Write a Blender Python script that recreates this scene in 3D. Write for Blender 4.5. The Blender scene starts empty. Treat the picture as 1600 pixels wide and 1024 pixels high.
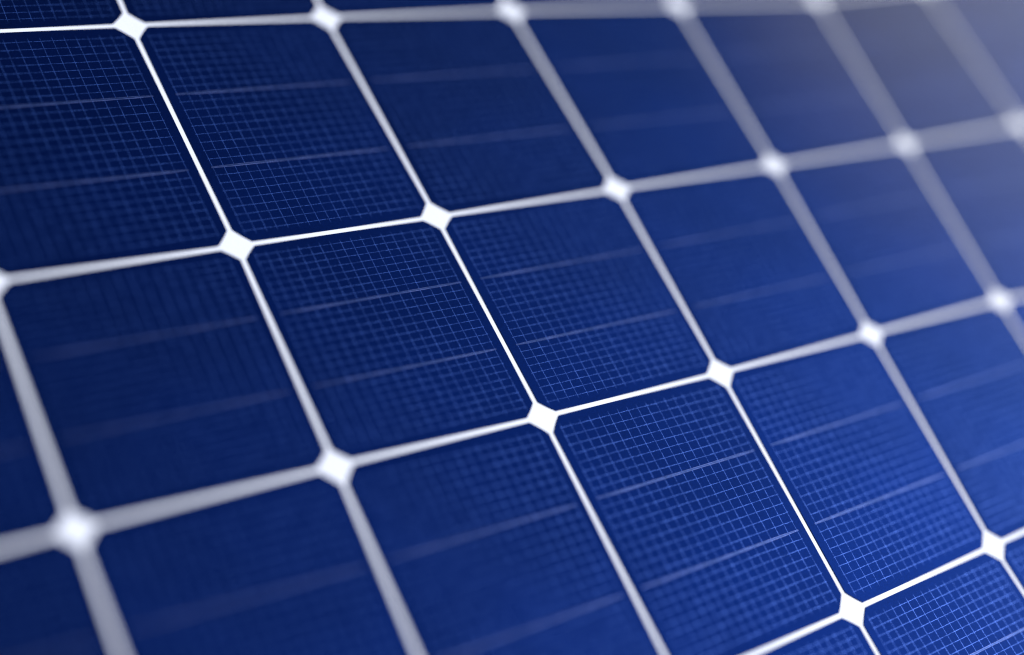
import bpy, bmesh, math, random
from mathutils import Matrix, Vector, Euler

random.seed(7)
scene = bpy.context.scene
COL = scene.collection

PITCH = 0.158                      # metres between neighbouring cells of a row
TILT = math.radians(24)            # the module leans back like a mounted panel

# ------------------------------------------------------------------ helpers
def empty(name, loc=(0, 0, 0), rot=(0, 0, 0)):
    o = bpy.data.objects.new(name, None)
    o.empty_display_size = 0.1
    COL.objects.link(o)
    o.location = loc
    o.rotation_euler = rot
    return o

def mesh_obj(name, bm, mat, parent):
    bmesh.ops.recalc_face_normals(bm, faces=bm.faces[:])
    me = bpy.data.meshes.new(name)
    bm.to_mesh(me)
    bm.free()
    me.materials.append(mat)
    o = bpy.data.objects.new(name, me)
    COL.objects.link(o)
    o.parent = parent
    return o

class N:
    """small wrapper to write node trees compactly"""
    def __init__(self, tree):
        self.t = tree
    def new(self, kind, **kw):
        n = self.t.nodes.new(kind)
        for k, v in kw.items():
            setattr(n, k, v)
        return n
    def link(self, a, b):
        self.t.links.new(a, b)
    def val(self, sock, v):
        if hasattr(v, 'is_output'):
            self.link(v, sock)
        else:
            sock.default_value = v
    def math(self, op, a, b=None, c=None, clamp=False):
        n = self.new('ShaderNodeMath', operation=op, use_clamp=clamp)
        for i, v in enumerate((a, b, c)):
            if v is not None:
                self.val(n.inputs[i], v)
        return n.outputs[0]
    def ramp(self, x, a, b, lo=0.0, hi=1.0, smooth=True):
        n = self.new('ShaderNodeMapRange', interpolation_type='SMOOTHSTEP' if smooth else 'LINEAR')
        self.val(n.inputs[0], x)
        for i, v in enumerate((a, b, lo, hi)):
            self.val(n.inputs[i + 1], v)
        return n.outputs[0]
    def noise(self, vec, scale, detail=2.0, rough=0.5):
        n = self.new('ShaderNodeTexNoise')
        self.link(vec, n.inputs['Vector'])
        n.inputs['Scale'].default_value = scale
        n.inputs['Detail'].default_value = detail
        n.inputs['Roughness'].default_value = rough
        return n.outputs[0]
    def mixc(self, fac, a, b):
        n = self.new('ShaderNodeMix', data_type='RGBA')
        self.val(n.inputs[0], fac)
        for i, v in ((6, a), (7, b)):
            self.val(n.inputs[i], v)
        return n.outputs[2]

def material(name):
    m = bpy.data.materials.new(name)
    m.use_nodes = True
    m.node_tree.nodes.clear()
    k = N(m.node_tree)
    out = k.new('ShaderNodeOutputMaterial')
    return m, k, out

COAT = dict(weight=1.0, rough=0.05)

def principled(k, base, rough, metal=0.0, coat=True):
    p = k.new('ShaderNodeBsdfPrincipled')
    k.val(p.inputs['Base Color'], base)
    k.val(p.inputs['Roughness'], rough)
    k.val(p.inputs['Metallic'], metal)
    if coat:                                   # the front glass lying on everything
        p.inputs['Coat Weight'].default_value = COAT['weight']
        p.inputs['Coat Roughness'].default_value = COAT['rough']
        p.inputs['Coat IOR'].default_value = 1.33
    return p

# ------------------------------------------------------------------ materials
BUS = (1 / 3, 2 / 3)           # heights of the two busbars in a cell

def make_cell_material():
    m, k, out = material('solar_cell_silicon')
    uv = k.new('ShaderNodeUVMap', uv_map='UVMap').outputs[0]
    sep = k.new('ShaderNodeSeparateXYZ')
    k.link(uv, sep.inputs[0])
    info = k.new('ShaderNodeObjectInfo')
    geo = k.new('ShaderNodeTexCoord')
    pos = geo.outputs['Object']
    # slight unevenness of the printed lines
    wob = k.noise(pos, 260.0, 2.0)
    s = k.math('ADD', sep.outputs[0], k.math('MULTIPLY', k.math('SUBTRACT', wob, 0.5), 0.0035))
    wob2 = k.noise(pos, 330.0, 2.0)
    t = k.math('ADD', sep.outputs[1], k.math('MULTIPLY', k.math('SUBTRACT', wob2, 0.5), 0.0035))

    def lines(x, first, step, width):
        return strokes(k.math('DIVIDE', k.math('SUBTRACT', x, first), step), step, width)

    def strokes(u, step, width):
        fr = k.math('FRACT', k.math('ADD', u, 0.5))
        d = k.math('MULTIPLY', k.math('ABSOLUTE', k.math('SUBTRACT', fr, 0.5)), step)
        return k.ramp(d, width * 0.30, width * 0.72, 1.0, 0.0)

    def inside(x, a, b):
        return k.math('MULTIPLY', k.math('GREATER_THAN', x, a), k.math('LESS_THAN', x, b))

    s0, s1, ns = 0.0590, 0.9410, 17
    step_o, step_m = 0.0346, 1 / 27        # line spacing outside and between the busbars
    t0, t1 = 1 / 3 - 8 * step_o, 2 / 3 + 8 * step_o
    col_l = lines(s, s0, (s1 - s0) / ns, LINE_W_S)
    off = k.math('ABSOLUTE', k.math('SUBTRACT', t, 0.5))
    outer = k.math('GREATER_THAN', off, 1 / 6)
    row_l = k.math('ADD',
                   k.math('MULTIPLY', outer, strokes(k.math('DIVIDE', k.math('SUBTRACT', off, 1 / 6), step_o), step_o, LINE_W_T)),
                   k.math('MULTIPLY', k.math('SUBTRACT', 1.0, outer), lines(t, 1 / 3, step_m, LINE_W_T)))
    in_s = inside(sep.outputs[0], s0 - 0.006, s1 + 0.006)
    in_t = inside(sep.outputs[1], t0 - 0.006, t1 + 0.006)
    # the upright lines fade out a little beyond the last cross line
    tail = k.ramp(k.math('ABSOLUTE', k.math('SUBTRACT', sep.outputs[1], 0.5)), 0.5 - t0, 0.5 - t0 + 0.022, 1.0, 0.0)
    col_l = k.math('MULTIPLY', k.math('MULTIPLY', col_l, in_s), tail)
    row_l = k.math('MULTIPLY', k.math('MULTIPLY', row_l, in_s), in_t)
    # silver paste prints unevenly: lines fade and break up here and there
    patch = k.ramp(k.noise(pos, 95.0, 3.0), 0.30, 0.66, 0.5, 1.0)
    grain = k.ramp(k.noise(pos, 1500.0, 2.0, 0.7), 0.36, 0.56, 0.10, 1.15)
    print_ = k.math('MULTIPLY', patch, grain)
    cross = k.math('MULTIPLY', col_l, row_l)
    ln = k.math('MAXIMUM', k.math('MULTIPLY', k.math('MAXIMUM', col_l, row_l), print_),
                k.math('MULTIPLY', cross, 0.9))
    ln = k.math('MINIMUM', ln, 1.0)

    # blue silicon under an anti-reflection film: fine texture and a faint tint per cell
    tex = k.ramp(k.noise(pos, 900.0, 3.0, 0.65), 0.3, 0.7, 0.80, 1.20, smooth=False)
    cloud = k.ramp(k.noise(pos, 11.0, 2.0), 0.3, 0.7, 0.90, 1.10, smooth=False)
    tint = k.ramp(info.outputs['Random'], 0.0, 1.0, 0.90, 1.10, smooth=False)
    amount = k.math('MULTIPLY', k.math('MULTIPLY', tex, cloud), tint)
    base = k.new('ShaderNodeVectorMath', operation='SCALE')
    base.inputs[0].default_value = CELL_COL
    k.link(amount, base.inputs['Scale'])
    silicon = principled(k, base.outputs[0], CELL_ROUGH, CELL_METAL)
    silicon.inputs['Specular Tint'].default_value = (0.62, 0.78, 1.0, 1)
    paste = principled(k, (*PASTE_COL, 1), 0.55, 0.6)
    paste.inputs['Specular IOR Level'].default_value = 0.15
    mix = k.new('ShaderNodeMixShader')
    k.link(ln, mix.inputs[0])
    k.link(silicon.outputs[0], mix.inputs[1])
    k.link(paste.outputs[0], mix.inputs[2])
    k.link(mix.outputs[0], out.inputs[0])
    return m

CELL_COL = (0.0006, 0.0066, 0.0625)
CELL_ROUGH = 0.61
CELL_METAL = 1.0
PASTE_COL = (0.030, 0.085, 0.36)
LINE_W_S, LINE_W_T = 0.0024, 0.0023

def make_busbar_material():
    m, k, out = material('tinned_busbar')
    pos = k.new('ShaderNodeTexCoord').outputs['Object']
    n = k.ramp(k.noise(pos, 400.0, 3.0), 0.3, 0.7, 0.75, 1.15, smooth=False)
    base = k.new('ShaderNodeVectorMath', operation='SCALE')
    uv = k.new('ShaderNodeSeparateXYZ')
    k.link(k.new('ShaderNodeUVMap', uv_map='UVMap').outputs[0], uv.inputs[0])
    # solder has run along the two rims of the ribbon, unevenly
    rim = k.ramp(k.math('ABSOLUTE', k.math('SUBTRACT', uv.outputs[1], 0.5)), 0.22, 0.36)
    rim = k.math('MULTIPLY', rim, k.ramp(k.noise(pos, 60.0, 2.0), 0.35, 0.62, 0.35, 1.0))
    k.link(k.mixc(rim, (0.016, 0.036, 0.140, 1), (0.090, 0.128, 0.36, 1)), base.inputs[0])
    k.link(n, base.inputs['Scale'])
    p = principled(k, base.outputs[0], 0.55, 0.75)
    p.inputs['Specular IOR Level'].default_value = 0.15
    p.inputs['Specular Tint'].default_value = (0.62, 0.78, 1.0, 1)
    k.link(p.outputs[0], out.inputs[0])
    return m

def make_backsheet_material():
    m, k, out = material('white_backsheet')
    pos = k.new('ShaderNodeTexCoord').outputs['Object']
    n = k.noise(pos, 60.0, 4.0)
    c = k.mixc(n, (0.70, 0.75, 0.90, 1), (0.73, 0.78, 0.93, 1))
    p = principled(k, c, 0.6)
    k.link(p.outputs[0], out.inputs[0])
    return m

def make_frame_material():
    m, k, out = material('anodised_aluminium')
    pos = k.new('ShaderNodeTexCoord').outputs['Object']
    n = k.ramp(k.noise(pos, 120.0, 4.0), 0.3, 0.7, 0.26, 0.40)
    p = principled(k, (0.62, 0.63, 0.65, 1), n, 1.0, coat=False)
    k.link(p.outputs[0], out.inputs[0])
    return m

# ------------------------------------------------------------------ where the cells meet
# Corners of the cell grid measured in cell pitches along and across the module
# (a hand-strung module is never perfectly even); x runs along a row, y down the rows.
GRID = [
 [(-2.014,-1.406),(-1.021,-1.428),(-0.026,-1.443),(0.976,-1.426),(1.972,-1.402),(2.998,-1.376),(4.038,-1.35),(5.058,-1.332),(6.04,-1.344),(7.019,-1.359),(8.009,-1.367)],
 [(-2.013,-0.252),(-1.022,-0.28),(-0.037,-0.335),(0.974,-0.305),(1.936,-0.272),(2.986,-0.231),(4.07,-0.185),(5.098,-0.15),(6.034,-0.197),(7.011,-0.214),(8.004,-0.22)],
 [(-2.008,0.912),(-1.009,0.918),(-0.008,0.955),(1.02,0.959),(1.986,0.962),(3.009,0.958),(4.036,0.955),(5.021,0.946),(5.998,0.929),(6.998,0.927),(7.996,0.925)],
 [(-2.004,2.072),(-1.003,2.068),(-0.005,2.048),(1.03,2.043),(2.008,2.045),(2.998,2.037),(3.978,2.02),(4.934,2.004),(5.968,2.05),(6.982,2.064),(7.985,2.067)],
 [(-2.001,3.231),(-0.998,3.265),(0.011,3.310),(1.026,3.345),(2.011,3.305),(2.977,3.256),(3.913,3.2),(4.859,3.143),(5.918,3.174),(6.959,3.2),(7.974,3.211)],
 [(-2.0,4.388),(-0.996,4.401),(0.01,4.434),(1.015,4.463),(2.001,4.428),(2.976,4.392),(3.94,4.356),(4.91,4.327),(5.926,4.333),(6.953,4.349),(7.968,4.358)],
 [(-2.001,5.541),(-0.999,5.551),(0.003,5.563),(1.002,5.568),(1.993,5.556),(2.978,5.536),(3.96,5.516),(4.947,5.502),(5.949,5.5),(6.959,5.504),(7.968,5.51)],
]
GAP_S, GAP_T = 0.0127, 0.0095       # half the gap between cells, in fractions of a cell
CH_S, CH_T = 0.077, 0.066           # the cut-off corners of the pseudo-square wafer

panel = empty('solar_panel', (0, 0, 0), (TILT, 0, 0))
panel['label'] = 'framed solar panel of dark blue silicon cells on a white backsheet, seen close up'
panel['category'] = 'solar panel'

M_CELL = make_cell_material()
M_BUS = make_busbar_material()
M_BACK = make_backsheet_material()
M_FRAME = make_frame_material()

def P(g, z=0.0):
    return Vector((g[0] * PITCH, -g[1] * PITCH, z))

def bilinear(q, s, t):
    a, b, c, d = q                    # top left, top right, bottom left, bottom right
    top = (a[0] + (b[0] - a[0]) * s, a[1] + (b[1] - a[1]) * s)
    bot = (c[0] + (d[0] - c[0]) * s, c[1] + (d[1] - c[1]) * s)
    return (top[0] + (bot[0] - top[0]) * t, top[1] + (bot[1] - top[1]) * t)

def cell_outline():
    """outline of one wafer in its own 0..1 frame: straight sides, cut corners with softened ends"""
    pts = []
    corners = [((0, 0), (0, 1), (1, 0)), ((1, 0), (-1, 0), (0, 1)), ((1, 1), (0, -1), (-1, 0)), ((0, 1), (1, 0), (0, -1))]
    for (cx, cy), din, dout in corners:
        base = (cx + (GAP_S if cx == 0 else -GAP_S), cy + (GAP_T if cy == 0 else -GAP_T))
        cs, ct = CH_S - GAP_S, CH_T - GAP_T
        a = (base[0] + din[0] * cs, base[1] + din[1] * ct)
        b = (base[0] + dout[0] * cs, base[1] + dout[1] * ct)
        # a gentle arc, as the corner is the rim of the round ingot
        n = 6
        for i in range(n + 1):
            f = i / n
            x = a[0] + (b[0] - a[0]) * f
            y = a[1] + (b[1] - a[1]) * f
            bulge = 0.04 * math.sin(math.pi * f)
            x += (base[0] - (a[0] + b[0]) / 2) * bulge
            y += (base[1] - (a[1] + b[1]) / 2) * bulge
            pts.append((x, y))
    return pts

OUT = cell_outline()
CELL_Z, CELL_H = 0.0002, 0.00025

def build_cell(q):
    cen = P(bilinear(q, 0.5, 0.5), CELL_Z)
    bm = bmesh.new()
    uvl = bm.loops.layers.uv.new('UVMap')
    st = {}
    ring_t, ring_b = [], []
    # outline refined so that the printed grid follows the cell shape
    fine = []
    for i, p in enumerate(OUT):
        p2 = OUT[(i + 1) % len(OUT)]
        n = 8 if math.hypot(p2[0] - p[0], p2[1] - p[1]) > 0.3 else 1
        for j in range(n):
            fine.append((p[0] + (p2[0] - p[0]) * j / n, p[1] + (p2[1] - p[1]) * j / n))
    for (s, t) in fine:
        v = P(bilinear(q, s, t)) - Vector((cen.x, cen.y, 0))
        vt = bm.verts.new((v.x, v.y, CELL_H)); st[vt] = (s, t); ring_t.append(vt)
        vb = bm.verts.new((v.x, v.y, 0.0)); st[vb] = (s, t); ring_b.append(vb)
    c = bm.verts.new((0, 0, CELL_H)); st[c] = (0.5, 0.5)
    n = len(fine)
    for i in range(n):
        j = (i + 1) % n
        bm.faces.new((c, ring_t[j], ring_t[i]))
        bm.faces.new((ring_t[i], ring_t[j], ring_b[j], ring_b[i]))
    bm.faces.new(ring_b)
    for f in bm.faces:
        for l in f.loops:
            l[uvl].uv = st[l.vert]
    o = mesh_obj('solar_cell', bm, M_CELL, panel)
    o.location = cen
    for y in BUS:
        w = BUS_W / 2
        bm = bmesh.new()
        buv = bm.loops.layers.uv.new('UVMap')
        segs = 10
        rows = []
        for i in range(segs + 1):
            s = 0.052 + (0.948 - 0.052) * i / segs
            ww = w * (0.55 if i in (0, segs) else 1.0)
            quad = []
            for (t, z) in ((y - ww, 0.0), (y - ww * 0.8, 0.00012), (y + ww * 0.8, 0.00012), (y + ww, 0.0)):
                v = P(bilinear(q, s, t)) - Vector((cen.x, cen.y, 0))
                quad.append(bm.verts.new((v.x, v.y, z + CELL_H + 0.00001)))
            rows.append(quad)
        for a, b in zip(rows, rows[1:]):
            for e in range(4):
                f = (e + 1) % 4
                face = bm.faces.new((a[e], a[f], b[f], b[e]))
                for l in face.loops:                       # V runs across the ribbon
                    l[buv].uv = (0.5, 0.0 if l.vert in (a[0], b[0]) else 0.1 if l.vert in (a[1], b[1])
                                 else 0.9 if l.vert in (a[2], b[2]) else 1.0)
        bm.faces.new(rows[0]); bm.faces.new(rows[-1])
        mesh_obj('busbar', bm, M_BUS, o)
    return o

BUS_W = 0.0095
for r in range(len(GRID) - 1):
    for c in range(len(GRID[0]) - 1):
        build_cell((GRID[r][c], GRID[r][c + 1], GRID[r + 1][c], GRID[r + 1][c + 1]))

# white backsheet under the cells, and the aluminium frame far outside the close-up
X0, X1, Y0, Y1 = -2.16, 8.16, -1.56, 5.70
bm = bmesh.new()
lo = [bm.verts.new(P(p, -0.0012)) for p in ((X0, Y0), (X1, Y0), (X1, Y1), (X0, Y1))]
hi = [bm.verts.new(P(p, 0.0)) for p in ((X0, Y0), (X1, Y0), (X1, Y1), (X0, Y1))]
bm.faces.new(lo); bm.faces.new(hi)
for i in range(4):
    j = (i + 1) % 4
    bm.faces.new((lo[i], lo[j], hi[j], hi[i]))
mesh_obj('backsheet', bm, M_BACK, panel)

def frame_ring(x0, x1, y0, y1, w, z0, z1):
    bm = bmesh.new()
    def ring(e, z):
        return [bm.verts.new(P((x, y), z) + Vector((dx * e, dy * e, 0))) for (x, y, dx, dy) in
                ((x0, y0, -1, 1), (x1, y0, 1, 1), (x1, y1, 1, -1), (x0, y1, -1, -1))]
    prof = [ring(-0.0005, z1), ring(w - 0.001, z1), ring(w, z1 - 0.001), ring(w, z0), ring(-0.0005, z0)]
    for a, b in zip(prof, prof[1:] + prof[:1]):
        for i in range(4):
            j = (i + 1) % 4
            bm.faces.new((a[i], a[j], b[j], b[i]))
    return bm
mesh_obj('frame', frame_ring(X0, X1, Y0, Y1, 0.012, -0.035, 0.0045), M_FRAME, panel)

# ------------------------------------------------------------------ camera
A = Matrix(((0.8344777354, 0.1665325705, -0.5252749871),
            (-0.4179778858, 0.8124677946, -0.4064364277),
            (0.3590841073, 0.5587154783, 0.7475932170)))
A_inv = A.to_3x3()
C_local = Vector((-1.4739725218, -4.3424848592, 5.0552706592)) * PITCH
F_PX, ZF = 2414.9, 6.701 * PITCH            # focal length in pixels of a 1600-wide frame
R_panel = Euler((TILT, 0, 0)).to_matrix()
cam_d = bpy.data.cameras.new('camera')
cam = bpy.data.objects.new('camera', cam_d)
COL.objects.link(cam)
cam.matrix_world = Matrix.Translation(R_panel @ C_local) @ (R_panel @ A_inv).to_4x4()
cam_d.sensor_fit = 'HORIZONTAL'
cam_d.sensor_width = 36.0
cam_d.lens = 36.0 * F_PX / 1600.0
cam_d.clip_start = 0.01
cam_d.clip_end = 500
cam_d.dof.use_dof = True
cam_d.dof.focus_distance = ZF
APERTURE = 0.495 * PITCH
cam_d.dof.aperture_fstop = (cam_d.lens / 1000.0) / APERTURE
scene.camera = cam

# ------------------------------------------------------------------ light
def mirror_dir(px, py):
    """world direction in which the glass reflects, seen where the photo has pixel px, py"""
    d = A_inv @ Vector(((px - 800) / F_PX, -(py - 512) / F_PX, -1)).normalized()
    d.z = -d.z
    return (R_panel @ d).normalized()

SUN_DIR = mirror_dir(2060, 980)
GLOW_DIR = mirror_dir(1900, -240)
elev = math.asin(SUN_DIR.z)
azim = math.atan2(SUN_DIR.x, SUN_DIR.y)
sun_d = bpy.data.lights.new('sun', 'SUN')
sun_d.energy = 5.0
sun_d.angle = math.radians(0.53)
sun_d.color = (1.0, 0.985, 0.96)
sun = bpy.data.objects.new('sun', sun_d)
COL.objects.link(sun)
sun.rotation_euler = SUN_DIR.to_track_quat('Z', 'Y').to_euler()
sun.location = SUN_DIR * 20

world = bpy.data.worlds.new('World')
scene.world = world
world.use_nodes = True
wt = world.node_tree
wt.nodes.clear()
k = N(wt)
wout = k.new('ShaderNodeOutputWorld')
bg = k.new('ShaderNodeBackground')
sky = k.new('ShaderNodeTexSky', sky_type='NISHITA', sun_disc=False)
sky.sun_elevation = elev
sky.sun_rotation = azim
sky.air_density, sky.dust_density, sky.ozone_density = 0.3, 0.05, 3.0
# unseen warm glow added to the sky to veil the far end of the glass
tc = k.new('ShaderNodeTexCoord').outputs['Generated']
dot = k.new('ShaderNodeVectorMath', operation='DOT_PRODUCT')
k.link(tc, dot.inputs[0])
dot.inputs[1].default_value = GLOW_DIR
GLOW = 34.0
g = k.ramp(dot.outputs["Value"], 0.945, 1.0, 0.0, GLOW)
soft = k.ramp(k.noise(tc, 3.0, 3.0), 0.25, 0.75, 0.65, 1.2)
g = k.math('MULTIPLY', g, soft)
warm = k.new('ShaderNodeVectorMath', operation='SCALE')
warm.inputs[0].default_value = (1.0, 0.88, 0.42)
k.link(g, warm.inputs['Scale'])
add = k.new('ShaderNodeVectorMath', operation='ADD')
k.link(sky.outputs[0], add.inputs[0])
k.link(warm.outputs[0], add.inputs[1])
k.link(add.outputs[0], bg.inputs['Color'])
bg.inputs['Strength'].default_value = 0.05
k.link(bg.outputs[0], wout.inputs[0])

# ------------------------------------------------------------------ picture settings
scene.view_settings.view_transform = 'Standard'
scene.view_settings.look = 'None'
scene.view_settings.exposure = 0.45
scene.view_settings.gamma = 1.0
scene.view_settings.use_curve_mapping = False
scene.render.engine = 'CYCLES'
scene.cycles.use_denoising = True
scene.cycles.denoiser = 'OPENIMAGEDENOISE'
scene.cycles.denoising_input_passes = 'RGB'
scene.cycles.sampling_pattern = 'BLUE_NOISE'
scene.cycles.filter_width = 1.2
